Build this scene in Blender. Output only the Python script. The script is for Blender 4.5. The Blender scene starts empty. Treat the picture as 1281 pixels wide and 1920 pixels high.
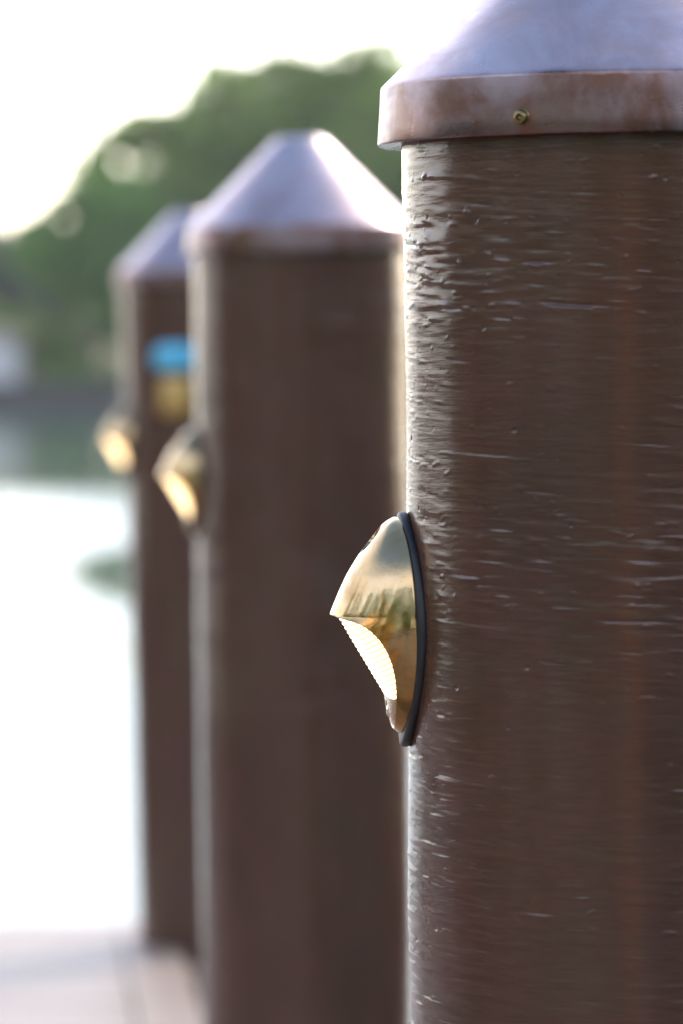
import bpy, bmesh, math, random
import numpy as np
from mathutils import Vector, Matrix, Euler

random.seed(7)
rng = np.random.default_rng(11)
S = bpy.context.scene
C = S.collection
PI = math.pi
R_ = math.radians

# ------------------------------------------------------------------ helpers
def tag(o, label=None, cat=None, group=None, kind=None):
    if label: o['label'] = label
    if cat: o['category'] = cat
    if group: o['group'] = group
    if kind: o['kind'] = kind
    return o

def empty(name, mat=None):
    o = bpy.data.objects.new(name, None)
    o.empty_display_size = 0.1
    C.objects.link(o)
    if mat is not None: o.matrix_world = mat
    return o

def link(name, me, mat, parent=None, smooth=True):
    o = bpy.data.objects.new(name, me)
    C.objects.link(o)
    if mat: me.materials.append(mat)
    if smooth: me.polygons.foreach_set('use_smooth', [True] * len(me.polygons))
    if parent: o.parent = parent
    return o

def np_mesh(name, V, F):
    """V (n,3), F (m,4) or (m,3)"""
    me = bpy.data.meshes.new(name)
    V = np.asarray(V, np.float32); F = np.asarray(F, np.int32)
    n, k = F.shape
    me.vertices.add(len(V)); me.vertices.foreach_set('co', V.ravel())
    me.loops.add(n * k); me.loops.foreach_set('vertex_index', F.ravel())
    me.polygons.add(n)
    me.polygons.foreach_set('loop_start', np.arange(0, n * k, k, dtype=np.int32))
    me.polygons.foreach_set('loop_total', np.full(n, k, np.int32))
    me.update(calc_edges=True)
    me.validate()
    return me

def bm_mesh(name, bm):
    me = bpy.data.meshes.new(name)
    bmesh.ops.recalc_face_normals(bm, faces=bm.faces)
    bm.to_mesh(me); bm.free()
    return me

def box(bm, lo, hi, mat=None):
    vs = []
    for x in (lo[0], hi[0]):
        for y in (lo[1], hi[1]):
            for z in (lo[2], hi[2]):
                v = Vector((x, y, z))
                vs.append(bm.verts.new(mat @ v if mat else v))
    for f in ((0,1,3,2),(4,6,7,5),(0,4,5,1),(2,3,7,6),(0,2,6,4),(1,5,7,3)):
        bm.faces.new([vs[i] for i in f])

def lathe(bm, prof, n=64, mat=None, cap_top=False):
    rings = []
    for r, z in prof:
        ring = []
        for i in range(n):
            a = 2 * PI * i / n
            v = Vector((r * math.cos(a), r * math.sin(a), z))
            ring.append(bm.verts.new(mat @ v if mat else v))
        rings.append(ring)
    for a, b in zip(rings[:-1], rings[1:]):
        for i in range(n):
            j = (i + 1) % n
            bm.faces.new((a[i], a[j], b[j], b[i]))
    if cap_top: bm.faces.new(rings[-1])

# ------------------------------------------------------------------ node helpers
class NT:
    def __init__(self, name, world=None):
        if world is None:
            self.m = bpy.data.materials.new(name); self.m.use_nodes = True
            self.t = self.m.node_tree
            self.b = self.t.nodes['Principled BSDF']
            self.out = self.t.nodes['Material Output']
    def n(self, typ, **kw):
        nd = self.t.nodes.new(typ)
        for k, v in kw.items():
            if k in nd.inputs.keys() if isinstance(k, str) else False:
                nd.inputs[k].default_value = v
            else:
                setattr(nd, k, v)
        return nd
    def l(self, a, b): self.t.links.new(a, b)
    def coord(self, kind='Object', scale=(1,1,1), loc=(0,0,0), rot=(0,0,0)):
        tc = self.t.nodes.new('ShaderNodeTexCoord')
        mp = self.t.nodes.new('ShaderNodeMapping')
        mp.inputs['Scale'].default_value = scale
        mp.inputs['Location'].default_value = loc
        mp.inputs['Rotation'].default_value = rot
        self.l(tc.outputs[kind], mp.inputs['Vector'])
        return mp.outputs[0]
    def noise(self, vec, scale, detail=4, rough=0.55, dist=0.0):
        nd = self.t.nodes.new('ShaderNodeTexNoise')
        nd.inputs['Scale'].default_value = scale
        nd.inputs['Detail'].default_value = detail
        nd.inputs['Roughness'].default_value = rough
        nd.inputs['Distortion'].default_value = dist
        if vec is not None: self.l(vec, nd.inputs['Vector'])
        return nd.outputs['Fac']
    def ramp(self, fac, stops, interp='LINEAR'):
        nd = self.t.nodes.new('ShaderNodeValToRGB')
        nd.color_ramp.interpolation = interp
        el = nd.color_ramp.elements
        while len(el) > 1: el.remove(el[-1])
        el[0].position = stops[0][0]
        c = stops[0][1]; el[0].color = (*c, 1) if not isinstance(c, (int, float)) else (c, c, c, 1)
        for p, c in stops[1:]:
            e = el.new(p); e.color = (*c, 1) if not isinstance(c, (int, float)) else (c, c, c, 1)
        self.l(fac, nd.inputs['Fac'])
        return nd.outputs['Color']
    def mix(self, fac, a, b, mode='MIX'):
        nd = self.t.nodes.new('ShaderNodeMix'); nd.data_type = 'RGBA'; nd.blend_type = mode
        for sock, v in ((nd.inputs[0], fac), (nd.inputs[6], a), (nd.inputs[7], b)):
            if hasattr(v, 'is_linked') or hasattr(v, 'links'): self.l(v, sock)
            elif isinstance(v, (int, float)): sock.default_value = v if sock == nd.inputs[0] else (v, v, v, 1)
            else: sock.default_value = (*v, 1)
        return nd.outputs[2]
    def math(self, op, a, b=None, c=None, clamp=False):
        nd = self.t.nodes.new('ShaderNodeMath'); nd.operation = op; nd.use_clamp = clamp
        for i, v in enumerate((a, b, c)):
            if v is None: continue
            if isinstance(v, (int, float)): nd.inputs[i].default_value = v
            else: self.l(v, nd.inputs[i])
        return nd.outputs[0]
    def bump(self, height, strength=0.5, dist=0.01, normal=None):
        nd = self.t.nodes.new('ShaderNodeBump')
        nd.inputs['Strength'].default_value = strength
        nd.inputs['Distance'].default_value = dist
        self.l(height, nd.inputs['Height'])
        if normal is not None: self.l(normal, nd.inputs['Normal'])
        return nd.outputs[0]
    def set(self, **kw):
        for k, v in kw.items():
            s = self.b.inputs[k.replace('_', ' ')]
            if isinstance(v, (int, float)): s.default_value = v
            elif isinstance(v, tuple): s.default_value = (*v, 1) if len(v) == 3 else v
            else: self.l(v, s)
        return self

# ------------------------------------------------------------------ materials
def m_resin():
    t = NT('resin_wrap')
    o = t.coord()
    oz = t.coord(scale=(1, 1, 9))
    big = t.noise(t.coord(scale=(1, 1, .45)), 9, 3, .5)
    col = t.ramp(big, [(.30, (.068, .0295, .0205)), (.5, (.087, .0385, .0275)), (.68, (.085, .0440, .0270))])
    pl = t.noise(t.coord(scale=(1, 1, .06)), 16, 2, .5)
    col = t.mix(t.ramp(pl, [(.56, 0.0), (.70, .5)]), col, (.075, .026, .012))
    pt = t.noise(t.coord(scale=(1, 1, .7), loc=(4, 4, 4)), 14, 4, .55, .5)
    col = t.mix(t.ramp(pt, [(.46, 0.0), (.62, .3)]), col, (.050, .036, .021))
    col = t.mix(t.ramp(pt, [(.30, .5), (.42, 0.0)]), col, (.070, .035, .027))
    # one reddish run down the front, in the pile's own coordinates
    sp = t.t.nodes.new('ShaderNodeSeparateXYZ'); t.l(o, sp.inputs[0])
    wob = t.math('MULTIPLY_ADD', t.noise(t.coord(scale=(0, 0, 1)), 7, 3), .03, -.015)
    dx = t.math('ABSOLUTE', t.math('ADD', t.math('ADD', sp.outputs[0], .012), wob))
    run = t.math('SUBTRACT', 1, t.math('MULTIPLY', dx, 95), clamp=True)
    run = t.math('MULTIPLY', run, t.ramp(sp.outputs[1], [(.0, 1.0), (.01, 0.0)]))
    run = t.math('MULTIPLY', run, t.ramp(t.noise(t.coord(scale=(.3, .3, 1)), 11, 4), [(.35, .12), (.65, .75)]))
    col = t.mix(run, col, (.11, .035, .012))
    fine = t.noise(oz, 40, 6, .68)
    col = t.mix(t.ramp(fine, [(.3, .35), (.6, 0.0)]), col, (.024, .013, .0095))
    ro = t.ramp(t.noise(t.coord(scale=(1, 1, 3)), 24, 4), [(.3, .11), (.7, .25)])
    streak = t.noise(t.coord(scale=(1, 1, 13)), 34, 6, .62)
    micro = t.noise(t.coord(scale=(1, 1, 3)), 260, 3, .6)
    h = t.math('MULTIPLY_ADD', micro, .25, streak)
    nb = t.bump(h, .11, .0022)
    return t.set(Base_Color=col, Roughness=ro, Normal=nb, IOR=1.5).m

def m_copper():
    t = NT('aged_copper')
    o = t.coord()
    a = t.noise(o, 11, 6, .62, .6)
    b = t.noise(t.coord(scale=(1, 1, 2.5), loc=(3, 1, 5)), 22, 5, .6, .4)
    col = t.ramp(a, [(.30, (.30, .175, .13)), (.46, (.37, .25, .215)), (.60, (.46, .37, .36)), (.75, (.33, .20, .15))])
    col = t.mix(t.ramp(b, [(.52, 0.0), (.66, .7)]), col, (.40, .21, .12))
    sp = t.noise(o, 150, 4, .6)
    col = t.mix(t.ramp(sp, [(.58, 0.0), (.75, .35)]), col, (.52, .48, .47))
    # reflections painted over the patina: lilac sky on cone, dark trees on skirt
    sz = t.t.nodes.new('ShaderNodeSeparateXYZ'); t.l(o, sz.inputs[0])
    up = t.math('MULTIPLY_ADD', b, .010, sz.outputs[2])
    cone_tint = t.ramp(t.math('MULTIPLY', t.math('SUBTRACT', up, 4.4835), 90), [(0.0, 0.0), (.35, .60)])
    col = t.mix(t.ramp(cone_tint, [(0, 1.0), (.6, .0)]), col, t.mix(t.ramp(t.noise(t.coord(scale=(1, 1, .7), loc=(7, 2, 1)), 13, 5, .6, .6), [(.43, 0.0), (.58, .75)]), t.mix(1.0, col, (.36, .305, .30), 'MULTIPLY'), (.235, .19, .215)))
    col = t.mix(cone_tint, col, t.ramp(a, [(.35, (.40, .325, .355)), (.55, (.47, .395, .435)), (.7, (.56, .49, .52))]))
    # rust bled from the screw
    dv = t.t.nodes.new('ShaderNodeVectorMath'); dv.operation = 'DISTANCE'
    t.l(t.coord(scale=(1, 1, .62)), dv.inputs[0]); dv.inputs[1].default_value = (.1676 * math.cos(R_(-116.8)), .1676 * math.sin(R_(-116.8)), 4.4485 * .62)
    st = t.math('MULTIPLY_ADD', t.noise(o, 160, 4), .006, dv.outputs['Value'])
    col = t.mix(t.ramp(st, [(.005, .75), (.0135, 0.0)]), col, (.16, .055, .03))
    ro = t.ramp(b, [(.35, .26), (.65, .42)])
    w = t.noise(t.coord(scale=(1, 1, 1.4)), 14, 2, .5)
    f = t.noise(t.coord(scale=(1, 1, 8)), 130, 3, .6)
    nb = t.bump(f, .06, .001, t.bump(w, .12, .006))
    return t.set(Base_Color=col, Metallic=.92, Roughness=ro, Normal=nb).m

def m_brass(name='polished_brass', col0=(.40, .295, .155), ro0=.06):
    t = NT(name)
    o = t.coord()
    a = t.noise(o, 34, 6, .6, .5)
    col = t.ramp(a, [(.32, (col0[0]*.72, col0[1]*.62, col0[2]*.5)), (.5, col0), (.7, (col0[0]*1.06, col0[1]*1.1, col0[2]*1.22))])
    d = t.noise(o, 420, 4, .65)
    col = t.mix(t.ramp(d, [(.60, 0.0), (.74, .55)]), col, (.20, .15, .09))
    # deck's orange-brown reflection painted into the lower half of the casting
    sp = t.t.nodes.new('ShaderNodeSeparateXYZ'); t.l(o, sp.inputs[0])
    low = t.math('MULTIPLY_ADD', t.noise(o, 60, 4), .06, t.math('ADD', sp.outputs[2], .04))
    col = t.mix(t.ramp(low, [(.0, .8), (.07, 0.0)]), col, (.24, .13, .035))
    fl = t.noise(t.coord(scale=(1, 1, .45)), 70, 4, .6, .8)
    fl = t.math('MULTIPLY', t.ramp(fl, [(.54, 0.0), (.62, .7)]), t.ramp(t.math('ADD', low, 0), [(.03, .6), (.075, 1.0), (.11, 0.0)]))
    col = t.mix(fl, col, (.62, .25, .045))  # orange flecks stand for warm reflections, painted into the brass
    ro = t.ramp(t.noise(o, 95, 5, .65), [(.3, ro0), (.7, ro0 + .14)])
    h = t.math('MULTIPLY_ADD', d, .12, t.noise(o, 55, 3, .5))
    return t.set(Base_Color=col, Metallic=1.0, Roughness=ro, Normal=t.bump(h, .12, .0022)).m

def m_steel():
    t = NT('screw_steel')
    a = t.noise(t.coord(), 300, 4)
    return t.set(Base_Color=t.ramp(a, [(.3, (.42, .40, .36)), (.7, (.62, .60, .56))]), Metallic=1.0, Roughness=.22).m

def m_screw_brass():
    t = NT('screw_brass')
    a = t.noise(t.coord(), 250, 4)
    return t.set(Base_Color=t.ramp(a, [(.3, (.15, .11, .05)), (.7, (.30, .24, .12))]), Metallic=1.0, Roughness=.38).m

def m_dark():
    t = NT('dark_recess')
    a = t.noise(t.coord(), 200, 3)
    return t.set(Base_Color=t.ramp(a, [(.3, (.012, .010, .008)), (.7, (.03, .022, .016))]), Roughness=.8).m

def m_rubber():
    t = NT('black_rubber')
    a = t.noise(t.coord(), 180, 4)
    return t.set(Base_Color=t.ramp(a, [(.3, (.006, .007, .009)), (.7, (.013, .014, .018))]), Roughness=t.ramp(a, [(.3, .42), (.7, .55)]),
                 Normal=t.bump(a, .12, .001)).m

def m_lens():
    t = NT('lit_ribbed_glass')
    sp = t.t.nodes.new('ShaderNodeSeparateXYZ'); t.l(t.coord(), sp.inputs[0])
    q = t.math('MULTIPLY_ADD', t.math('SUBTRACT', sp.outputs[0], .015), .5, t.math('MULTIPLY', t.math('ADD', sp.outputs[2], .0442), .866))
    ph = t.math('MULTIPLY', q, PI / .00355)
    rib = t.math('MULTIPLY_ADD', t.math('POWER', t.math('ABSOLUTE', t.math('SINE', ph)), 1.3), .93, .07)
    st = t.math('MULTIPLY', rib, LENS)
    t.set(Base_Color=(.22, .21, .18), Roughness=.12, Emission_Color=(1.0, .67, .32), Emission_Strength=st)
    return t.m

def m_wood():
    t = NT('weathered_deck_wood')
    g = R_(4.3)
    o = t.coord(rot=(0, 0, -g))
    bd = t.noise(t.coord(scale=(.02, 7.0, 0), rot=(0, 0, -g)), 1.0, 1)
    gr = t.noise(t.coord(scale=(1.2, 40, 8), rot=(0, 0, -g)), 3.0, 6, .6)
    col = t.ramp(bd, [(.3, (.19, .13, .095)), (.5, (.25, .18, .138)), (.7, (.285, .22, .175))])
    col = t.mix(t.ramp(gr, [(.35, .55), (.7, 0.0)]), col, (.15, .105, .08))
    ro = t.ramp(gr, [(.3, .42), (.7, .6)])
    return t.set(Base_Color=col, Roughness=ro, Normal=t.bump(gr, .35, .003)).m

def m_water():
    t = NT('harbour_water')
    tc = t.t.nodes.new('ShaderNodeTexCoord')
    sp = t.t.nodes.new('ShaderNodeSeparateXYZ'); t.l(tc.outputs['Object'], sp.inputs[0])
    x, y = sp.outputs[0], sp.outputs[1]
    nz = t.noise(t.coord(scale=(.35, .05, 1)), 1.0, 3, .5)
    # calm lee under the far bank, wind-ruffled further out, one slick beside the dock
    yy = t.math('MULTIPLY_ADD', nz, 14.0, y)
    far = t.ramp(t.math('MULTIPLY', yy, .005), [(.355, 0.0), (.47, 1.0)])
    def patch(cx, cy, rx, ry, wob):
        dx = t.math('DIVIDE', t.math('SUBTRACT', x, cx), rx)
        dy = t.math('DIVIDE', t.math('SUBTRACT', y, cy), ry)
        r = t.math('SQRT', t.math('ADD', t.math('MULTIPLY', dx, dx), t.math('MULTIPLY', dy, dy)))
        r = t.math('ADD', r, t.math('MULTIPLY_ADD', nz, wob, -wob * .5))
        return t.ramp(r, [(.72, 1.0), (1.0, 0.0)])
    p1 = patch(-1.2, 53, 2.6, 11, .4)
    p2 = t.math('MULTIPLY', patch(-.9, 38, 1.7, 5.0, .6), .75)
    calm = t.math('MAXIMUM', t.math('MAXIMUM', far, p1), p2, clamp=True)
    ro = t.math('MULTIPLY_ADD', calm, -.175, .25)
    w1 = t.noise(t.coord(scale=(.5, 1, 1)), 2.2, 4, .6)
    inv = t.math('SUBTRACT', 1, calm)
    h = t.math('MULTIPLY', w1, t.math('MULTIPLY_ADD', inv, .95, .05))
    return t.set(Base_Color=(.018, .060, .042), Roughness=ro, IOR=1.33, Normal=t.bump(h, .35, .10)).m

def m_leaf(name, c0, c1, c2):
    t = NT(name)
    g = t.t.nodes.new('ShaderNodeNewGeometry')
    a = t.noise(t.coord(), .55, 3, .6)
    r = t.math('MULTIPLY_ADD', g.outputs['Random Per Island'], .45, t.math('MULTIPLY', a, .7))
    col = t.ramp(r, [(.25, c0), (.55, c1), (.85, c2)])
    tr = t.t.nodes.new('ShaderNodeBsdfTranslucent')
    t.l(col, tr.inputs['Color'])
    t.set(Base_Color=col, Roughness=.55)
    mx = t.t.nodes.new('ShaderNodeMixShader'); mx.inputs[0].default_value = .5
    t.l(t.b.outputs[0], mx.inputs[1]); t.l(tr.outputs[0], mx.inputs[2])
    t.l(mx.outputs[0], t.out.inputs['Surface'])
    return t.m

def m_plain(name, c0, c1, scale=3.0, ro=.7, bump=.0, zs=1.0):
    t = NT(name)
    a = t.noise(t.coord(scale=(1, 1, zs)), scale, 5, .6)
    t.set(Base_Color=t.ramp(a, [(.3, c0), (.7, c1)]), Roughness=ro)
    if bump: t.set(Normal=t.bump(a, bump, .02))
    return t.m

LENS = 1.4
EXPOSURE = 2.0
HAZE = 5.0
M_RESIN = m_resin(); M_COPPER = m_copper(); M_BRASS = m_brass(); M_STEEL = m_steel(); M_SBRASS = m_screw_brass()
M_PLATE = m_brass('worn_bright_brass', (.62, .55, .42), .2)
M_DARK = m_dark(); M_RUBBER = m_rubber(); M_LENS = m_lens(); M_WOOD = m_wood(); M_WATER = m_water()
M_BARK = m_plain('bark', (.05, .035, .025), (.11, .085, .06), 2.0, .9, .5, .3)
M_LEAF = m_leaf('fig_leaves', (.070, .140, .026), (.135, .225, .042), (.25, .31, .065))
M_LEAF_B = m_leaf('bright_leaves', (.055, .135, .018), (.10, .21, .028), (.16, .28, .06))
M_LEAF_G = m_leaf('grey_green_leaves', (.045, .065, .045), (.075, .095, .065), (.12, .14, .10))
M_LAWN = m_plain('lawn', (.05, .10, .02), (.09, .15, .04), .8, .9)
M_SEAWALL = m_plain('stained_concrete', (.020, .020, .021), (.050, .048, .046), .9, .85, .3, 3)
M_STUCCO = m_plain('pale_stucco', (.36, .37, .43), (.46, .47, .52), 1.5, .8)
M_TILE = m_plain('brown_roof', (.16, .12, .10), (.24, .18, .15), 4, .8, .4, 4)
M_PANE = NT('window_glass').set(Base_Color=(.02, .025, .03), Roughness=.05).m
M_BLUE = m_plain('blue_enamel', (.07, .42, .64), (.11, .52, .74), 40, .3)
M_GOLD = m_plain('gold_plate', (.42, .25, .06), (.58, .38, .12), 60, .4)
M_MUD = m_plain('mud', (.025, .022, .016), (.05, .042, .028), 1, .95)
M_MUD.node_tree.nodes['Principled BSDF'].inputs['Specular IOR Level'].default_value = .05

# ------------------------------------------------------------------ camera (1.3 m above the deck)
PW, PH, F = 1281.0, 1920.0, 8400.0
HZ = 666.0
EYE = 1.30
cam = bpy.data.cameras.new('camera')
co = bpy.data.objects.new('camera', cam); C.objects.link(co)
cam.sensor_width = 36.0; cam.sensor_fit = 'AUTO'
cam.lens = F / PH * 36.0
cam.clip_start = .05; cam.clip_end = 6000
PITCH = math.atan((960 - HZ) / F)
co.location = (0, 0, EYE)
co.rotation_euler = (PI / 2 - PITCH, 0, 0)
cam.dof.use_dof = True
cam.dof.focus_distance = 2.985
cam.dof.aperture_fstop = cam.lens / 26.5
cam.dof.aperture_blades = 0
S.camera = co

# ------------------------------------------------------------------ sky and sun
SUN_EL, SUN_AZ = R_(34), R_(38)            # azimuth measured from +Y towards +X
w = bpy.data.worlds.new('World'); S.world = w; w.use_nodes = True
nt = w.node_tree
sky = nt.nodes.new('ShaderNodeTexSky'); sky.sky_type = 'NISHITA'
sky.sun_disc = False; sky.sun_elevation = SUN_EL; sky.sun_rotation = SUN_AZ
sky.air_density = 1.0; sky.dust_density = 1.2; sky.ozone_density = 1.0
# clear sky overhead, a bright white haze band low over the water all round
tc = nt.nodes.new('ShaderNodeTexCoord'); sx = nt.nodes.new('ShaderNodeSeparateXYZ'); nt.links.new(tc.outputs['Generated'], sx.inputs[0])
hr = nt.nodes.new('ShaderNodeValToRGB'); hr.color_ramp.interpolation = 'EASE'
el = hr.color_ramp.elements
hr.color_ramp.interpolation = 'LINEAR'
HZT = (1.0, .86, .81)
for k_, (pos, val) in enumerate(((0.0, 5.2), (.20, 4.0), (.50, 3.3), (.68, 0.0))):
    e_ = el[k_] if k_ < 2 else el.new(pos)
    e_.position = pos; e_.color = (HZT[0] * val, HZT[1] * val, HZT[2] * val, 1)
nt.links.new(sx.outputs[2], hr.inputs['Fac'])
ad = nt.nodes.new('ShaderNodeMix'); ad.data_type = 'RGBA'; ad.blend_type = 'ADD'; ad.inputs[0].default_value = 1.0
nt.links.new(sky.outputs[0], ad.inputs[6]); nt.links.new(hr.outputs[0], ad.inputs[7])
nt.links.new(ad.outputs[2], nt.nodes['Background'].inputs['Color'])
nt.nodes['Background'].inputs['Strength'].default_value = .12
sd = bpy.data.lights.new('sun', 'SUN'); sd.energy = 1.0; sd.angle = R_(12); sd.color = (1, .95, .87)
so = bpy.data.objects.new('sun', sd); C.objects.link(so)
sv = Vector((math.sin(SUN_AZ) * math.cos(SUN_EL), math.cos(SUN_AZ) * math.cos(SUN_EL), math.sin(SUN_EL)))
so.rotation_euler = sv.to_track_quat('Z', 'Y').to_euler(); so.location = sv * 30

# ------------------------------------------------------------------ pile line and piles
PR = 0.152                                  # shaft radius
DIRV = Vector((-0.0757, 1, 0)).normalized() # along the row, away from the camera
LAT = Vector((1, 0.0757, 0)).normalized()   # across, to the right
BASE = -3.0
def ax(px, d): return (px - 640.5) / F * d
PILES = [  # axis x at eye height, distance, lean (deg), height offset, turn
    (ax(1182, 3.0), 3.0, .61, 0.0, 0.0),
    (ax(567, 6.35), 6.35, .6, .001, 2.2),
    (ax(361, 9.9), 9.9, 1.3, .010, 4.1),
]

def field(nr, nc, dz, du, lz, lu, slope=0.06, seed=0):
    """periodic smooth noise on (z, arc) grid; lz/lu correlation lengths (m), streaks follow the winding slope"""
    r = np.random.default_rng(seed)
    wn = np.fft.fft2(r.standard_normal((nr, nc)))
    kz = np.fft.fftfreq(nr, dz)[:, None] * 2 * PI
    ku = np.fft.fftfreq(nc, du)[None, :] * 2 * PI
    c, s = math.cos(slope), math.sin(slope)
    ka = c * ku - s * kz; kb = s * ku + c * kz
    f = np.real(np.fft.ifft2(wn * np.exp(-.5 * ((ka * lu) ** 2 + (kb * lz) ** 2))))
    return f / f.std()

def shaft_mesh():
    nc = 960; du = 2 * PI * PR / nc
    z0, z1, dz = .80, 1.475, .001
    nr = int(round((z1 - z0) / dz)) + 1
    fd = lambda lz, lu, s, sl=.062: field(nr, nc, dz, du, lz, lu, sl, s)
    zone = .55 + np.clip(.35 + .38 * fd(.030, .08, 5), 0, 1.3)      # rough and smoother areas of the wrap
    h = .00010 * fd(.010, .10, 3) + .0006 * fd(.040, .06, 4)
    h += zone * (.000026 * fd(.0010, .005, 1) + .000034 * fd(.0022, .024, 2) + .000028 * fd(.0011, .045, 21))
    # drips and beads of resin, drawn out along the winding
    b1 = np.clip(fd(.0009, .0046, 6) - 1.5, 0, 2) ** .9
    b2 = np.clip(fd(.0009, .0022, 7) - 2.0, 0, 2) ** .8
    b3 = np.clip(fd(.0009, .0120, 8) - 1.95, 0, 2)
    b4 = np.clip(fd(.0014, .0034, 12, -.3) - 2.8, 0, 2) ** .8
    h += zone * (.00021 * b1 + .00027 * b2 + .00030 * b3) + .0006 * b4
    h += .00018 * np.clip(zone - .9, 0, 1) * fd(.0018, .008, 15)
    zc = np.linspace(z0, z1, nr)[:, None]
    low = np.clip((1.10 - zc) / .12, 0, 1)                          # coarser, wrinkled wrap towards the foot
    h += low * .8 * (.00010 * fd(.0015, .014, 41) + .00016 * np.clip(fd(.0011, .020, 42, .03) - .6, 0, 3) - .00022 * np.clip(fd(.0012, .012, 43) - 1.5, 0, 2) + .0005 * np.clip(fd(.0010, .0055, 44) - 1.9, 0, 2))
    # long overlap edges of the winding
    ridge = np.clip(fd(.0009, .05, 9) - 2.75, 0, 2)
    h += .0010 * ridge
    # pinholes and short slits
    h -= .0009 * np.clip(fd(.0011, .0014, 10) - 2.8, 0, 1.5)
    h -= .0006 * zone * np.clip(fd(.0010, .012, 13) - 2.1, 0, 1.5)
    zz = np.concatenate([np.linspace(BASE, z0, 150)[:-1], np.linspace(z0, z1, nr)])
    nlo = len(zz) - nr
    lo = .0009 * field(nlo, nc, (z0 - BASE) / nlo, du, .06, .05, 0, 31)
    fade = np.linspace(0, 1, nlo)[:, None] ** 14
    H = np.vstack([np.repeat(h[:1], nlo, 0) * fade + lo * (1 - fade), h])
    th = np.arange(nc) * 2 * PI / nc
    rad = PR + H
    V = np.stack([rad * np.cos(th), rad * np.sin(th), np.repeat((zz - BASE)[:, None], nc, 1)], -1).reshape(-1, 3)
    i = np.arange(len(zz) - 1)[:, None] * nc; j = np.arange(nc)[None, :]; j2 = (j + 1) % nc
    Fq = np.stack([i + j, i + j2, i + nc + j2, i + nc + j], -1).reshape(-1, 4)
    return np_mesh('shaft', V, Fq)

def cap_mesh():
    z = lambda v: v - BASE
    t = .0016
    prof = [(.1525, z(1.446)), (.1650, z(1.4425)), (.1668, z(1.4412)), (.1676, z(1.4413)), (.1679, z(1.4425)), (.1673, z(1.452)), (.1664, z(1.465)), (.1655, z(1.4785)),
            (.1652, z(1.4800)), (.1641, z(1.4812)), (.1600, z(1.4852))]
    for k in range(1, 15):
        f = k / 15
        prof.append((.160 + (.037 - .160) * f, z(1.4852 + .1195 * f)))
    prof += [(.0365, z(1.6046)), (.0345, z(1.6062)), (.031, z(1.6070)), (.015, z(1.6076)), (.0005, z(1.6078))]
    bm = bmesh.new(); lathe(bm, prof, 192, cap_top=True)
    # hem seen from below: inner wall
    me = bm_mesh('cap', bm)
    return me

def screw_mesh():
    bm = bmesh.new()
    lathe(bm, [(.0058, -.0006), (.0058, .0004), (.0050, .0008)], 24)          # washer
    lathe(bm, [(.0046, .0006), (.0046, .0022), (.0038, .0033), (.0022, .0036)], 24)
    lathe(bm, [(.0022, .0036), (.0020, .0014), (.0001, .0013)], 6)             # socket
    return bm_mesh('screw', bm)

shaft_me = shaft_mesh(); cap_me = cap_mesh(); scr_me = screw_mesh()
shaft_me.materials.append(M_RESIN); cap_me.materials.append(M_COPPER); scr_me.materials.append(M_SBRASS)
for me in (shaft_me, cap_me): me.polygons.foreach_set('use_smooth', [True] * len(me.polygons))
scr_me.polygons.foreach_set('use_smooth', [True] * len(scr_me.polygons))

PILE_LABELS = [
    'nearest brown dock pile, in sharp focus, its copper cap cut off by the picture',
    'middle dock pile with its whole cone cap showing, blurred behind the nearest pile',
    'farthest dock pile, half hidden behind the middle one, carrying a blue marker',
]
def new_pile(k):
    x, d, lean, dz, turn = PILES[k]
    lr = R_(-lean)
    bx = x - (EYE - BASE) * math.tan(lr)
    M = Matrix.Translation((bx, d, BASE + dz)) @ Matrix.Rotation(lr, 4, 'Y')
    p = empty('dock_pile', M)
    tag(p, PILE_LABELS[k], 'pile', 'capped dock piles in a row')
    s = bpy.data.objects.new('shaft', shaft_me); C.objects.link(s); s.parent = p; s.rotation_euler.z = turn
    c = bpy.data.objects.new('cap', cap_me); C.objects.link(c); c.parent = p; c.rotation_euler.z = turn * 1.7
    if k: c.scale = (.97, .97, 1.0)
    for q in range(4):
        a = R_(-90 - 27.6 + 90 * q)
        o = bpy.data.objects.new('screw', scr_me); C.objects.link(o); o.parent = c
        zl = 1.4522 - BASE
        o.matrix_local = Matrix.Rotation(a - turn * 1.7 if k else a, 4, 'Z') @ Matrix.Translation((.1674, 0, zl)) @ Matrix.Rotation(PI / 2, 4, 'Y')
    return p, M
piles = [new_pile(k) for k in range(3)]

# ------------------------------------------------------------------ dock lights
NE = 2.15
def interp(pts, v):
    pts = sorted(pts); xs = [p[0] for p in pts]; ys = [p[1] for p in pts]
    return float(np.interp(v, xs, ys))
def smooth_tab(pts, lo, hi, sig):
    g = np.linspace(lo, hi, 600); y = np.array([interp(pts, a) for a in g])
    k = np.exp(-.5 * (np.arange(-60, 61) * (g[1] - g[0]) / sig) ** 2); k /= k.sum()
    ys = np.convolve(np.pad(y, 60, mode='edge'), k, 'valid')
    return lambda v: float(np.interp(v, g, ys))
AH, AV = 46.5, 75.2
AVL = 69.0                                              # the brass ends short of the gasket at the bottom                                     # brass outline half width / half height (mm)
def aw(v, A=AH, B=AV):
    if v < 0 and B == AV: B = AVL
    return A * max(0.0, 1 - abs(v / B) ** 2.2) ** (1 / 2.1)
def wb(u, g=4.0):                                       # pile surface + gasket
    R = PR * 1000
    return math.sqrt(max(0, R * R - u * u)) - R + g
HOOD = [(77, 4.0), (75.2, 7.4), (73.7, 10.2), (71, 14.0), (65, 19.5), (57.9, 25.0), (48, 32.2), (37.3, 38.8), (26, 44.3), (17, 48.1), (12, 50.2), (10.4, 50.6)]
hood = smooth_tab(HOOD, 10.4, 77, .9)
LENSP = [(8.5, 46.0), (-42.5, 15.8), (-45, 15.4), (-55, 14.2), (-62, 11.8), (-66, 9.0), (-69, 5.0)]
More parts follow.
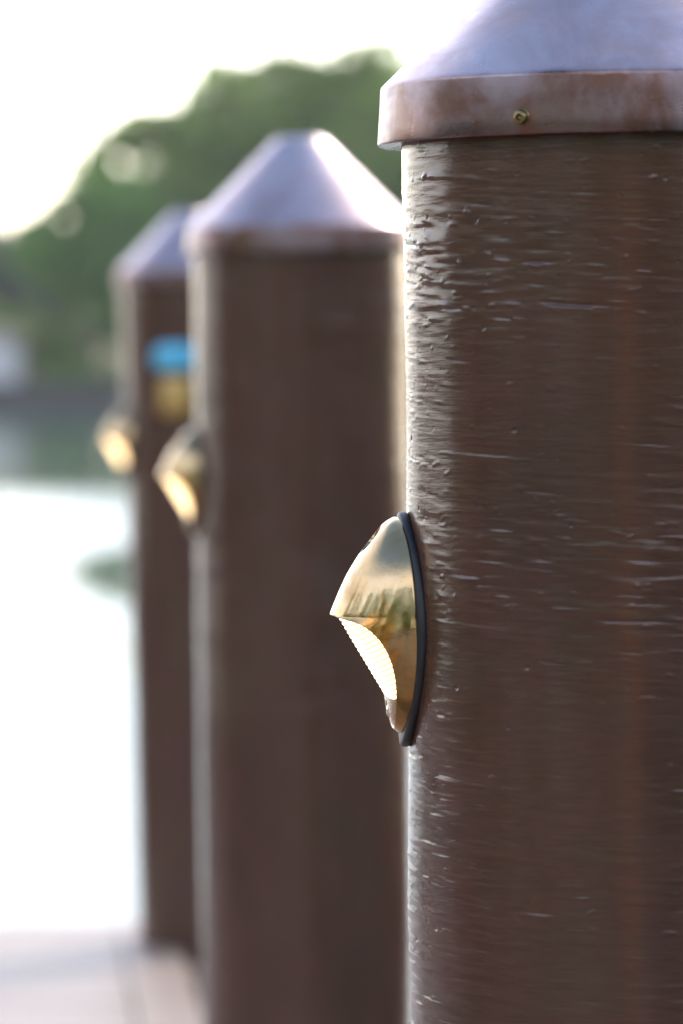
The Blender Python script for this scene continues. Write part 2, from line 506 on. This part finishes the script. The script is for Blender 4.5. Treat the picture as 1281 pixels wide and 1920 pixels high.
SIDEP = [(10.4, 50.6), (5, 56), (-4, 61), (-14, 63), (-25, 59), (-36, 47), (-48, 30), (-58, 17.5), (-63, 12.6), (-66, 9.6), (-69, 5.2)]
side = smooth_tab(SIDEP, -69, 10.4, 1.6)
def apex(v):
    if v >= 10.4: return hood(v)
    return side(v) + (50.6 - side(10.4)) * math.exp((v - 10.4) / 3.0)
EDGE = [(10.6, 50.4), (10.1, 48), (9.4, 44), (7.8, 38.6), (5.2, 32.5), (1.2, 27), (-5, 21.3), (-12, 17), (-20, 13.8), (-29, 11.6), (-38, 10.5), (-48, 10), (-56, 9.8), (-61, 9.6), (-64.5, 9.4), (-66, 9.2)]
edge = smooth_tab(EDGE, -66, 10.6, .5)
def dome(v, al, A=AH, B=AV, P=None, inset=0.0, g=4.0, NE=NE):
    """al: 0 at the crown .. pi/2 at the base"""
    a = max(aw(v, A, B) - inset, 0)
    u = a * math.sin(al) ** (2 / NE) if al > 0 else 0.0
    b = wb(a, g)
    p = max((apex(v) if P is None else P), b + .2) - inset
    c = max(0.0, math.cos(al)) ** (2 / NE)
    wv = b + (p - b) * c
    return u, wv

def housing_mesh():
    vs = sorted(set(np.round(np.concatenate([np.linspace(-68.95, -62, 16), np.linspace(-62, 4, 60), np.linspace(4, 11, 26), np.linspace(11, 50, 40), np.linspace(50, 70, 34), np.linspace(70, 75.15, 18)]), 3)))
    N = 44
    verts = []; idx = {}
    def vid(x, y, z):
        verts.append((x, y, z)); return len(verts) - 1
    rows = []
    for v in vs:
        if v >= 10.55 or v < -66: ae = 0.0
        else:
            E = edge(v); a = aw(v); b = wb(a); p = apex(v)
            c = min(1, max(0, (E - b) / max(p - b, .01)))
            ae = math.acos(c ** (NE / 2))
        als = [PI / 2 + (ae - PI / 2) * (i / N) for i in range(N + 1)]
        row = {}
        for sgn in (-1, 1):
            rr = []
            for al in als:
                u, wv = dome(v, al)
                # rounded bead where the casting meets the gasket, countersunk bore for the upper screw
                a = aw(v); e = math.pi / 2 - al
                foot = 1.6 * math.exp(-((wv - wb(a)) / 3.2) ** 2)
                uu = u + foot * .35
                d = math.hypot(uu, (v - 60.5))
                if d < 9.0:
                    wv = min(wv, 12.6 + max(0, d - 7.8) * 5)
                rr.append(vid(wv * .001, sgn * uu * .001, v * .001))
            row[sgn] = rr
        rows.append(row)
    F_ = []
    for r0, r1 in zip(rows[:-1], rows[1:]):
        for sgn in (-1, 1):
            A, B = r0[sgn], r1[sgn]
            for i in range(N):
                f = (A[i], A[i + 1], B[i + 1], B[i])
                F_.append(f if sgn > 0 else f[::-1])
    me = bpy.data.meshes.new('housing'); me.from_pydata(verts, [], F_)
    bm = bmesh.new(); bm.from_mesh(me)
    bmesh.ops.remove_doubles(bm, verts=bm.verts, dist=.00012)
    bmesh.ops.recalc_face_normals(bm, faces=bm.faces)
    # normals must look outwards (+X at the crown)
    top = max(bm.faces, key=lambda f: f.calc_center_median().x)
    if top.normal.x < 0: bmesh.ops.reverse_faces(bm, faces=bm.faces)
    bm.to_mesh(me); bm.free()
    return me

RIB = 3.55
def inner_mesh(v0, v1, ribs, inset, n=260):
    vs = np.linspace(v0, v1, n); N = 48
    verts = []; F_ = []
    for v in vs:
        p = interp(LENSP, min(v, 8.5))
        for i in range(-N, N + 1):
            al = PI / 2 * abs(i) / N
            u, wv = dome(v, al, P=p, inset=inset, NE=2.15 + .75 * min(1, max(0, (4 - v) / 12)))
            if ribs:                                     # ribs run across the slope of the glass
                q = ((v - v0) * .866 + (wv - 15) * .5)
                rb = 1.9 * (abs(math.sin(PI * q / RIB)) - .6) * min(1, max(0, (aw(v) - u) / 6))
                wv += rb * .82; v_ = v - rb * .45
            else: v_ = v
            if not ribs:                                 # flat seat round the lower screw
                d = math.hypot(u, v + 54.0)
                if d < 7: wv = min(wv, 10.2 + max(0, d - 5.6) * 2)
            verts.append((wv * .001, (u if i >= 0 else -u) * .001, v_ * .001))
    W = 2 * N + 1
    for r in range(n - 1):
        for i in range(W - 1):
            F_.append((r * W + i, r * W + i + 1, (r + 1) * W + i + 1, (r + 1) * W + i))
    me = bpy.data.meshes.new('inner'); me.from_pydata(verts, [], F_); me.update()
    return me

def gasket_mesh():
    n = 160; verts = []; F_ = []
    prof = [(-14, -1.5), (2.6, -1.5), (3.3, -.6), (3.5, 1.6), (3.1, 3.4), (2.0, 4.4), (.2, 4.6), (-4, 4.4), (-14, 4.2)]
    K = len(prof)
    for i in range(n):
        a = 2 * PI * i / n
        ca, sa = math.cos(a), math.sin(a)
        bu = AH * abs(ca) ** (2 / 1.85) * (1 if ca >= 0 else -1); bv = AV * abs(sa) ** (2 / 1.85) * (1 if sa >= 0 else -1)
        nrm = Vector((ca / AH, sa / AV)).normalized()
        for off, hh in prof:
            u = bu + nrm.x * off; v = bv + nrm.y * off
            verts.append(((wb(u, 0) + hh) * .001, u * .001, v * .001))
    for i in range(n):
        j = (i + 1) % n
        for k in range(K):
            k2 = (k + 1) % K
            F_.append((i * K + k, i * K + k2, j * K + k2, j * K + k))
    me = bpy.data.meshes.new('gasket'); me.from_pydata(verts, [], F_)
    bm = bmesh.new(); bm.from_mesh(me); bmesh.ops.recalc_face_normals(bm, faces=bm.faces); bm.to_mesh(me); bm.free()
    return me

def lamp_screw_mesh():
    bm = bmesh.new()
    lathe(bm, [(.0049, -.004), (.0049, .0008), (.0046, .0016), (.0036, .0026), (.0020, .0032), (.0013, .0033)], 28)
    lathe(bm, [(.0013, .0033), (.0012, .0016), (.0001, .0015)], 6)
    return bm_mesh('screw', bm)

hm = housing_mesh(); hm.materials.append(M_BRASS)
lm = inner_mesh(-44.2, 9.4, True, 2.0); lm.materials.append(M_LENS)
pm = inner_mesh(-67.5, -44.1, False, 1.6, 90); pm.materials.append(M_PLATE)
gm = gasket_mesh(); gm.materials.append(M_RUBBER)
sm = lamp_screw_mesh(); sm.materials.append(M_STEEL)
for me in (hm, lm, pm, gm, sm): me.polygons.foreach_set('use_smooth', [True] * len(me.polygons))

LIGHT_LABELS = [
    'sharp lit brass eyelid light with black gasket on the nearest pile',
    'blurred lit brass light on the left of the middle pile',
    'smallest blurred lit brass light, on the farthest pile',
]
def new_light(k):
    M = piles[k][1]
    ang = PI + R_(LIGHT_TURN[k])
    L = M @ Matrix.Translation((0, 0, LIGHT_Z[k] - BASE - PILES[k][3])) @ Matrix.Rotation(ang, 4, 'Z') @ Matrix.Translation((PR + .0012, 0, 0))
    e = empty('dock_light', L)
    tag(e, LIGHT_LABELS[k], 'dock light', 'lit brass dock lights on the piles')
    h = bpy.data.objects.new('housing', hm); C.objects.link(h); h.parent = e
    sol = h.modifiers.new('thickness', 'SOLIDIFY'); sol.thickness = .0017; sol.offset = -1
    for nm, me in (('lens', lm), ('screw_plate', pm), ('gasket', gm)):
        o = bpy.data.objects.new(nm, me); C.objects.link(o); o.parent = e
    for v, wv in ((60.5, 12.8), (-54, 10.2)):
        o = bpy.data.objects.new('screw', sm); C.objects.link(o); o.parent = e
        o.matrix_local = Matrix.Translation((wv * .001, 0, v * .001)) @ Matrix.Rotation(PI / 2, 4, 'Y')
    return e
LIGHT_Z = [1.119, 1.121, 1.110]
LIGHT_TURN = [5.0, 5.0, 13.0]
for k in range(3): new_light(k)

# ------------------------------------------------------------------ blue and gold marker on the farthest pile
def bent_plate(w_, h_, r, z, th, corner, n=24):
    """rounded plate wrapped on the pile surface; local frame of the pile axis facing -Y"""
    bm = bmesh.new()
    pts = []
    for cx, cz, a0 in ((w_/2-corner, h_/2-corner, 0), (-w_/2+corner, h_/2-corner, 90), (-w_/2+corner, -h_/2+corner, 180), (w_/2-corner, -h_/2+corner, 270)):
        for i in range(9):
            a = R_(a0 + 90 * i / 8); pts.append((cx + corner * math.cos(a), cz + corner * math.sin(a)))
    def P(x, zz, rr):
        a = x / r; return Vector((rr * math.sin(a), -rr * math.cos(a), zz + z))
    fr = [bm.verts.new(P(x, zz, r + th)) for x, zz in pts]
    bk = [bm.verts.new(P(x, zz, r)) for x, zz in pts]
    c = bm.verts.new(P(0, 0, r + th + .0008))
    m = len(pts)
    for i in range(m):
        j = (i + 1) % m
        bm.faces.new((fr[i], fr[j], c)); bm.faces.new((fr[j], fr[i], bk[i], bk[j]))
    return bm_mesh('plate', bm)
MK = piles[2][1] @ Matrix.Translation((0, 0, 1.296 - BASE - PILES[2][3])) @ Matrix.Rotation(R_(-13), 4, 'Z')
mk = empty('pile_marker', MK)
tag(mk, 'small bright blue plate above a gold plate on the front of the farthest pile', 'marker')
link('blue_plate', bent_plate(.100, .060, PR - .0005, .0, .004, .026), M_BLUE, mk)
link('gold_plate', bent_plate(.070, .085, PR - .0005, -.082, .004, .012), M_GOLD, mk)

# ------------------------------------------------------------------ deck
ORG = Vector((PILES[0][0], PILES[0][1], 0)) - DIRV * PILES[0][1]
def SL(s, l, z=0.0):
    p = ORG + DIRV * s + LAT * l
    return Vector((p.x, p.y, z))
def pile_sl(k):
    x, d, lean, _, _ = PILES[k]
    p = Vector((x + EYE * math.tan(R_(lean)), d, 0)) - ORG
    return p.dot(DIRV), p.dot(LAT)
PSL = [pile_sl(k) for k in range(3)]
bm = bmesh.new()
s = -26.0; BW, GAP, TH = .138, .006, .032
S_END = 10.30; L_IN = -.165
while s < S_END - .05:
    e = min(s + BW, S_END)
    def le(q):                                           # plank ends are scribed round the piles
        v = L_IN
        for ps, pl in PSL:
            if abs(q - ps) < PR + .010: v = min(v, pl - math.sqrt((PR + .010) ** 2 - (q - ps) ** 2))
        return v
    dz = random.uniform(-.0012, .0012); b = .003
    lo = -6.0
    mid = [(s + b + (e - s - 2 * b) * f / 8, dz) for f in range(9)]
    ring = [(s, dz - TH), (s, dz - b)] + mid + [(e, dz - b), (e, dz - TH)]
    A = [bm.verts.new(SL(q, lo, z)) for q, z in ring]; B = [bm.verts.new(SL(q, le(q), z)) for q, z in ring]
    for i in range(len(ring)):
        j = (i + 1) % len(ring); bm.faces.new((A[i], A[j], B[j], B[i]))
    bm.faces.new(A[::-1]); bm.faces.new(B)
    s = e + GAP
deck = link('deck', bm_mesh('deck', bm), M_WOOD, smooth=False)
tag(deck, kind='structure')
# border board along the piles and the joists that carry the planks
bm = bmesh.new()
ss = sorted([-26.0, S_END] + [ps + .18 * k / 24 for ps, pl in PSL for k in range(-24, 25) if ps + .18 * k / 24 < S_END])
rows = []
for q in ss:
    v = -.03
    for ps, pl in PSL:
        if abs(q - ps) < PR + .010: v = min(v, pl - math.sqrt((PR + .010) ** 2 - (q - ps) ** 2))
    v = max(v, -.1585)
    rows.append([bm.verts.new(SL(q, l, z)) for l, z in ((-.159, -.03), (v, -.03), (v, .003), (-.159, .003))])
for a, b in zip(rows[:-1], rows[1:]):
    for k in range(4): bm.faces.new((a[k], a[(k+1) % 4], b[(k+1) % 4], b[k]))
bm.faces.new(rows[0]); bm.faces.new(rows[-1][::-1])
link('border_board', bm_mesh('border_board', bm), M_WOOD, deck, smooth=False)
bm = bmesh.new()
for l0 in (-.34, -1.4, -2.5, -3.6, -4.7, -5.9):
    vs = [bm.verts.new(SL(q, l, z)) for q, l, z in ((-26, l0, -.28), (S_END-.02, l0, -.28), (S_END-.02, l0+.05, -.28), (-26, l0+.05, -.28), (-26, l0, -.034), (S_END-.02, l0, -.034), (S_END-.02, l0+.05, -.034), (-26, l0+.05, -.034))]
    for f in ((3,2,1,0),(4,5,6,7),(0,1,5,4),(1,2,6,5),(2,3,7,6),(3,0,4,7)): bm.faces.new([vs[i] for i in f])
for ps, pl in PSL:                                       # blocking round each pile hole
    a, b, l0, l1 = ps - .30, min(ps + .30, S_END - .02), -.285, .24
    vs = [bm.verts.new(SL(q, l, z)) for q, l, z in ((a, l0, -.12), (b, l0, -.12), (b, l1, -.12), (a, l1, -.12), (a, l0, -.036), (b, l0, -.036), (b, l1, -.036), (a, l1, -.036))]
    for f in ((3,2,1,0),(4,5,6,7),(0,1,5,4),(1,2,6,5),(2,3,7,6),(3,0,4,7)): bm.faces.new([vs[i] for i in f])
link('joist', bm_mesh('joist', bm), M_WOOD, deck, smooth=False)

# ------------------------------------------------------------------ water, beds and banks
def sheet(name, x0, x1, y0, y1, z, mat, n=1):
    bm = bmesh.new(); bmesh.ops.create_grid(bm, x_segments=n, y_segments=n, size=.5)
    for v in bm.verts: v.co = Vector(((x0 + x1) / 2 + v.co.x * (x1 - x0), (y0 + y1) / 2 + v.co.y * (y1 - y0), z))
    return tag(link(name, bm_mesh(name, bm), mat, smooth=False), kind='structure')
sheet('water', -2500, 2500, -2500, 2500, -1.2, M_WATER)
sheet('ground', -2600, 2600, -2600, 2600, -3.2, M_MUD)
bm = bmesh.new(); box(bm, (-160, 204, -3.1), (160, 420, 0.0))
tag(link('far_bank', bm_mesh('far_bank', bm), M_LAWN, smooth=False), kind='structure')
bm = bmesh.new(); box(bm, (-160, 203.3, -3.1), (160, 203.99, -.10)); box(bm, (-160, 203.15, -.097), (160, 204.25, .10))
for k in range(-40, 41): box(bm, (k * 4 - .2, 203.05, -3.0), (k * 4 + .2, 203.29, -.11))
tag(link('seawall', bm_mesh('seawall', bm), M_SEAWALL, smooth=False), 'dark concrete seawall along the far bank below the trees', 'seawall')

# ------------------------------------------------------------------ trees
def leaf_quads(cent, size, r):
    n = len(cent)
    a = r.standard_normal((n, 3)); a /= np.linalg.norm(a, axis=1)[:, None]
    b = np.cross(a, r.standard_normal((n, 3))); b /= np.linalg.norm(b, axis=1)[:, None]
    sz = size * r.uniform(.6, 1.35, (n, 1)); a = a * sz; b = b * sz * .62
    V = np.stack([cent - a, cent + b - a * .1, cent + a, cent - b - a * .1], 1).reshape(-1, 3)
    return V, np.arange(n * 4).reshape(-1, 4)
def crown_points(blobs, ncl, per, cl_r, r):
    vol = np.array([b[3] ** 2 for b in blobs]); vol /= vol.sum()
    P = []
    for b, f in zip(blobs, vol):
        m = max(1, int(ncl * f))
        d = r.standard_normal((m, 3)); d /= np.linalg.norm(d, axis=1)[:, None]
        rad = b[3] * np.clip(r.uniform(.30, 1.0, (m, 1)) ** .45, 0, 1) * r.uniform(.9, 1.06, (m, 1))
        P.append(np.array(b[:3]) + d * rad * np.array([1, .8, 1]))
        m2 = max(1, int(m * .16)); d = r.standard_normal((m2, 3)); d /= np.linalg.norm(d, axis=1)[:, None]
        P.append(np.array(b[:3]) + d * b[3] * r.uniform(1.02, 1.10, (m2, 1)))      # loose outer sprays
    P = np.concatenate(P)
    L = np.repeat(P, per, 0)
    L = L + r.standard_normal(L.shape) * cl_r * r.uniform(.6, 1.2, (len(P), 1)).repeat(per, 0) * np.array([1, 1, .65])
    return L
def limb(bm, p0, p1, r0, r1, n=10, seg=6, wob=.06):
    p0, p1 = Vector(p0), Vector(p1); d = (p1 - p0); L = d.length
    side = Vector((random.uniform(-1, 1), random.uniform(-1, 1), 0)) * L * wob
    rings = []
    q = d.to_track_quat('Z', 'Y')
    for k in range(seg + 1):
        f = k / seg; c = p0 + d * f + side * math.sin(PI * f); rr = r0 + (r1 - r0) * f
        if k == 0: rr *= 1.25
        rings.append([bm.verts.new(c + q @ Vector((rr * math.cos(2*PI*i/n), rr * math.sin(2*PI*i/n), 0))) for i in range(n)])
    for a, b in zip(rings[:-1], rings[1:]):
        for i in range(n): bm.faces.new((a[i], a[(i+1) % n], b[(i+1) % n], b[i]))
    bm.faces.new(rings[-1])
def tree(base, blobs, leaf_mat, ncl, per, leaf, cl_r, trunk_r, label, group='trees on the far bank', seed=1):
    r = np.random.default_rng(seed)
    e = empty('tree', Matrix.Translation(base))
    tag(e, label, 'tree', group)
    B = [(b[0] - base[0], b[1] - base[1], b[2] - base[2], b[3]) for b in blobs]
    L = crown_points(B, ncl, per, cl_r, r); L = L[L[:, 2] > .5]
    # a few see-through gaps near the rim of the crowns where the sky glints through
    W_ = L + np.array(base)
    gx = (W_[:, 0]) / W_[:, 1] * F + 640.5; gy = HZ - (W_[:, 2] - EYE) / W_[:, 1] * F
    for hx_, hy_, hr_ in ((122, 410, 10), (226, 302, 7.5), (455, 243, 8), (65, 550, 9), (290, 350, 5), (660, 175, 6), (345, 290, 5)):
        L = L[np.hypot(gx - hx_, gy - hy_) > hr_] if len(gx) == len(L) else L
        W_ = L + np.array(base); gx = (W_[:, 0]) / W_[:, 1] * F + 640.5; gy = HZ - (W_[:, 2] - EYE) / W_[:, 1] * F
    V, Fq = leaf_quads(L, leaf, r)
    link('crown', np_mesh('crown', V, Fq), leaf_mat, e, smooth=False)
    bm = bmesh.new()
    fork = Vector((random.uniform(-.3, .3), 0, min(b[2] for b in B) * .45))
    limb(bm, (0, 0, -.3), fork, trunk_r, trunk_r * .75, 14)
    for b in B:
        limb(bm, fork - Vector((0, 0, .4)), (b[0], b[1], b[2]), trunk_r * .5, trunk_r * .12, 9)
        for _ in range(2):
            d = Vector((random.uniform(-1, 1), random.uniform(-1, 1), random.uniform(0, 1))).normalized() * b[3] * .8
            limb(bm, (b[0]*.8 + fork.x*.2, b[1]*.8, b[2]*.8 + fork.z*.2), Vector(b[:3]) + d, trunk_r * .18, trunk_r * .05, 7)
    link('trunk', bm_mesh('trunk', bm), M_BARK, e)
    return e
def at(px, py, d): return ((px - 640.5) / F * d, d, EYE + (HZ - py) / F * d)
def blobs(lst, d, dd=None):
    out = []
    for i, (px, py, r) in enumerate(lst):
        x, y, z = at(px, py, d); out.append((x, y + random.uniform(-2, 2), z, r / F * d))
    return out
D = 216
tree((at(640, 0, D)[0], D, 0), blobs([(620, 318, 208), (465, 325, 192), (318, 378, 158), (235, 430, 110), (785, 362, 196), (672, 292, 190), (930, 420, 190), (560, 480, 170), (380, 520, 130), (760, 520, 170)], D), M_LEAF, 600, 70, .36, .70, .75,
     'broad dark green domed tree behind the piles on the far bank', seed=3)
D = 208
tree((at(175, 0, D)[0], D, 0), blobs([(205, 450, 100), (140, 462, 84), (250, 545, 90), (108, 470, 60)], D), M_LEAF_B, 190, 60, .26, .55, .3,
     'smaller bright green tree left of the broad dark tree', seed=4)
D = 232
tree((at(20, 0, D)[0], D, 0), blobs([(30, 560, 105), (-60, 540, 110), (105, 580, 90), (-150, 600, 90)], D), M_LEAF_G, 260, 50, .36, .6, .3,
     'grey green tree at the left edge behind the pale house', seed=5)
# hedge closing the gap below the crowns
r = np.random.default_rng(33)
hp = np.stack([r.uniform(-19, 19, 16000), r.uniform(-.8, .8, 16000), 3.4 * r.uniform(0, 1, 16000)], 1)
hp[:, 2] *= 1 + .14 * np.sin(hp[:, 0] * 1.1) + .10 * np.sin(hp[:, 0] * 2.7 + 1)
V, Fq = leaf_quads(hp, .20, r)
hd = empty('hedge', Matrix.Translation((-2, 226, 0)))
tag(hd, 'long dark green hedge under the tree crowns on the far bank', 'hedge')
link('foliage', np_mesh('foliage', V, Fq), M_LEAF, hd, smooth=False)
bm = bmesh.new()
for k in range(38): limb(bm, (-18.5 + k, 0, -.2), (-18.5 + k + random.uniform(-.3, .3), 0, 2.6), .05, .02, 6)
link('stem', bm_mesh('stem', bm), M_BARK, hd)
# bush on the lawn
r = np.random.default_rng(9)
bx, by, bz = at(132, 690, 205.6)
L = crown_points([(0, 0, .55, .62), (.55, .1, .5, .5), (-.6, 0, .48, .52)], 90, 30, .16, r)
L = L[L[:, 2] > .02]
V, Fq = leaf_quads(L, .12, r)
bush = empty('bush', Matrix.Translation((bx, 205.6, 0.0)))
tag(bush, 'low bright green bush on the lawn above the seawall', 'bush')
link('foliage', np_mesh('foliage', V, Fq), M_LEAF_B, bush, smooth=False)
bm = bmesh.new()
for a, b in ((-.4, .5), (0, .7), (.45, .5)): limb(bm, (a * .3, 0, -.1), (a, .05, b), .04, .015, 7)
link('stem', bm_mesh('stem', bm), M_BARK, bush)

# ------------------------------------------------------------------ pale house at the left edge
hx, hy = at(20, 0, 222)[0], 222
hs = empty('house', Matrix.Translation((hx - 5.7, hy, 0)))
tag(hs, 'pale lavender grey house low on the far bank at the left edge', 'house')
bm = bmesh.new(); box(bm, (-6, 0, -.2), (6, 7, 2.2)); link('wall', bm_mesh('wall', bm), M_STUCCO, hs, smooth=False)
bm = bmesh.new()
for sg in (0,):
    e0 = [(-6.5, -.6, 2.203), (6.5, -.6, 2.203), (6.5, 7.6, 2.203), (-6.5, 7.6, 2.203)]
    e1 = [(-6.5, -.6, 2.36), (6.5, -.6, 2.36), (6.5, 7.6, 2.36), (-6.5, 7.6, 2.36)]
    A = [bm.verts.new(p) for p in e0]; B = [bm.verts.new(p) for p in e1]; T = [bm.verts.new((-3.2, 3.5, 2.9)), bm.verts.new((3.2, 3.5, 2.9))]
    bm.faces.new(A[::-1])
    for i in range(4): bm.faces.new((A[i], A[(i+1) % 4], B[(i+1) % 4], B[i]))
    bm.faces.new((B[0], B[1], T[1], T[0])); bm.faces.new((B[1], B[2], T[1])); bm.faces.new((B[2], B[3], T[0], T[1])); bm.faces.new((B[3], B[0], T[0]))
link('roof', bm_mesh('roof', bm), M_TILE, hs, smooth=False)
for wx in (-4.2, -1.2, 1.8):
    bm = bmesh.new()
    box(bm, (wx - .62, -.05, .85), (wx - .54, .06, 1.85)); box(bm, (wx + .54, -.05, .85), (wx + .62, .06, 1.85))
    box(bm, (wx - .538, -.05, 1.77), (wx + .538, .06, 1.85)); box(bm, (wx - .538, -.05, .85), (wx + .538, .06, .93))
    f = link('window', bm_mesh('window', bm), M_STUCCO, hs, smooth=False)
    bm = bmesh.new(); box(bm, (wx - .537, -.02, .931), (wx + .537, -.004, 1.769)); link('pane', bm_mesh('pane', bm), M_PANE, f, smooth=False)

# ------------------------------------------------------------------ unseen trees and bank, added for their dark reflection in piles and brass
r = np.random.default_rng(21)
pts = []
for k in range(150):
    a = R_(-111 + 241 * (k + r.uniform(0, 1)) / 150)      # from straight left, round the back, to front right
    d = r.uniform(32, 50)
    h = r.uniform(10, 22) * (1.0 if r.uniform() > .2 else .5)
    c = np.array([math.sin(a) * d, -math.cos(a) * d, 0])
    n = 220
    q = r.standard_normal((n, 3)); q /= np.linalg.norm(q, axis=1)[:, None]
    q *= r.uniform(.4, 1, (n, 1)) ** .5
    pts.append(c + np.array([0, 0, h * .52]) + q * np.array([2.2, 2.2, h * .5]))
V, Fq = leaf_quads(np.concatenate(pts), .55, r)
tag(link('added_woods', np_mesh('added_woods', V, Fq), M_LEAF, smooth=False), 'added belt of dark green trees, unseen behind the camera, darkening the reflections', 'added_woods', kind='stuff')
bm = bmesh.new()
ring0, ring1, ring2 = [], [], []
for k in range(61):
    a = R_(-146 + 302 * k / 60); j = 1.2 * math.sin(k * 1.7)
    q = 31 - 17 * max(0, min(1, (math.degrees(a) - 80) / 30)) - 17 * max(0, min(1, (-80 - math.degrees(a)) / 20))
    ring0.append(bm.verts.new((math.sin(a) * (q + j), -math.cos(a) * (q + j), -2.2)))
    ring1.append(bm.verts.new((math.sin(a) * (q + 2 + j), -math.cos(a) * (q + 2 + j), -.1)))
    ring2.append(bm.verts.new((math.sin(a) * 240, -math.cos(a) * 240, .2)))
for k in range(60):
    bm.faces.new((ring0[k], ring0[k+1], ring1[k+1], ring1[k])); bm.faces.new((ring1[k], ring1[k+1], ring2[k+1], ring2[k]))
tag(link('added_bank', bm_mesh('added_bank', bm), M_MUD), kind='structure')  # unseen mud bank, added to darken the low reflections on the piles

# ------------------------------------------------------------------ damp air over the water
hm_ = bpy.data.materials.new('damp_air'); hm_.use_nodes = True
t_ = hm_.node_tree; t_.nodes.remove(t_.nodes['Principled BSDF'])
pv = t_.nodes.new('ShaderNodeVolumePrincipled'); pv.inputs['Color'].default_value = (.93, .96, 1, 1); pv.inputs['Density'].default_value = .00016
pv.inputs['Anisotropy'].default_value = .2
t_.links.new(pv.outputs[0], t_.nodes['Material Output'].inputs['Volume'])
bm = bmesh.new(); box(bm, (-2700, -2700, -4.2), (2700, 2700, 26))
tag(link('haze', bm_mesh('haze', bm), hm_, smooth=False), kind='stuff')

# ------------------------------------------------------------------ render settings
S.view_settings.view_transform = 'Standard'; S.view_settings.look = 'None'
S.view_settings.exposure = EXPOSURE; S.view_settings.gamma = 1.0
S.render.engine = 'CYCLES'
S.cycles.use_denoising = True
S.cycles.max_bounces = 8
S.cycles.sample_clamp_indirect = 8
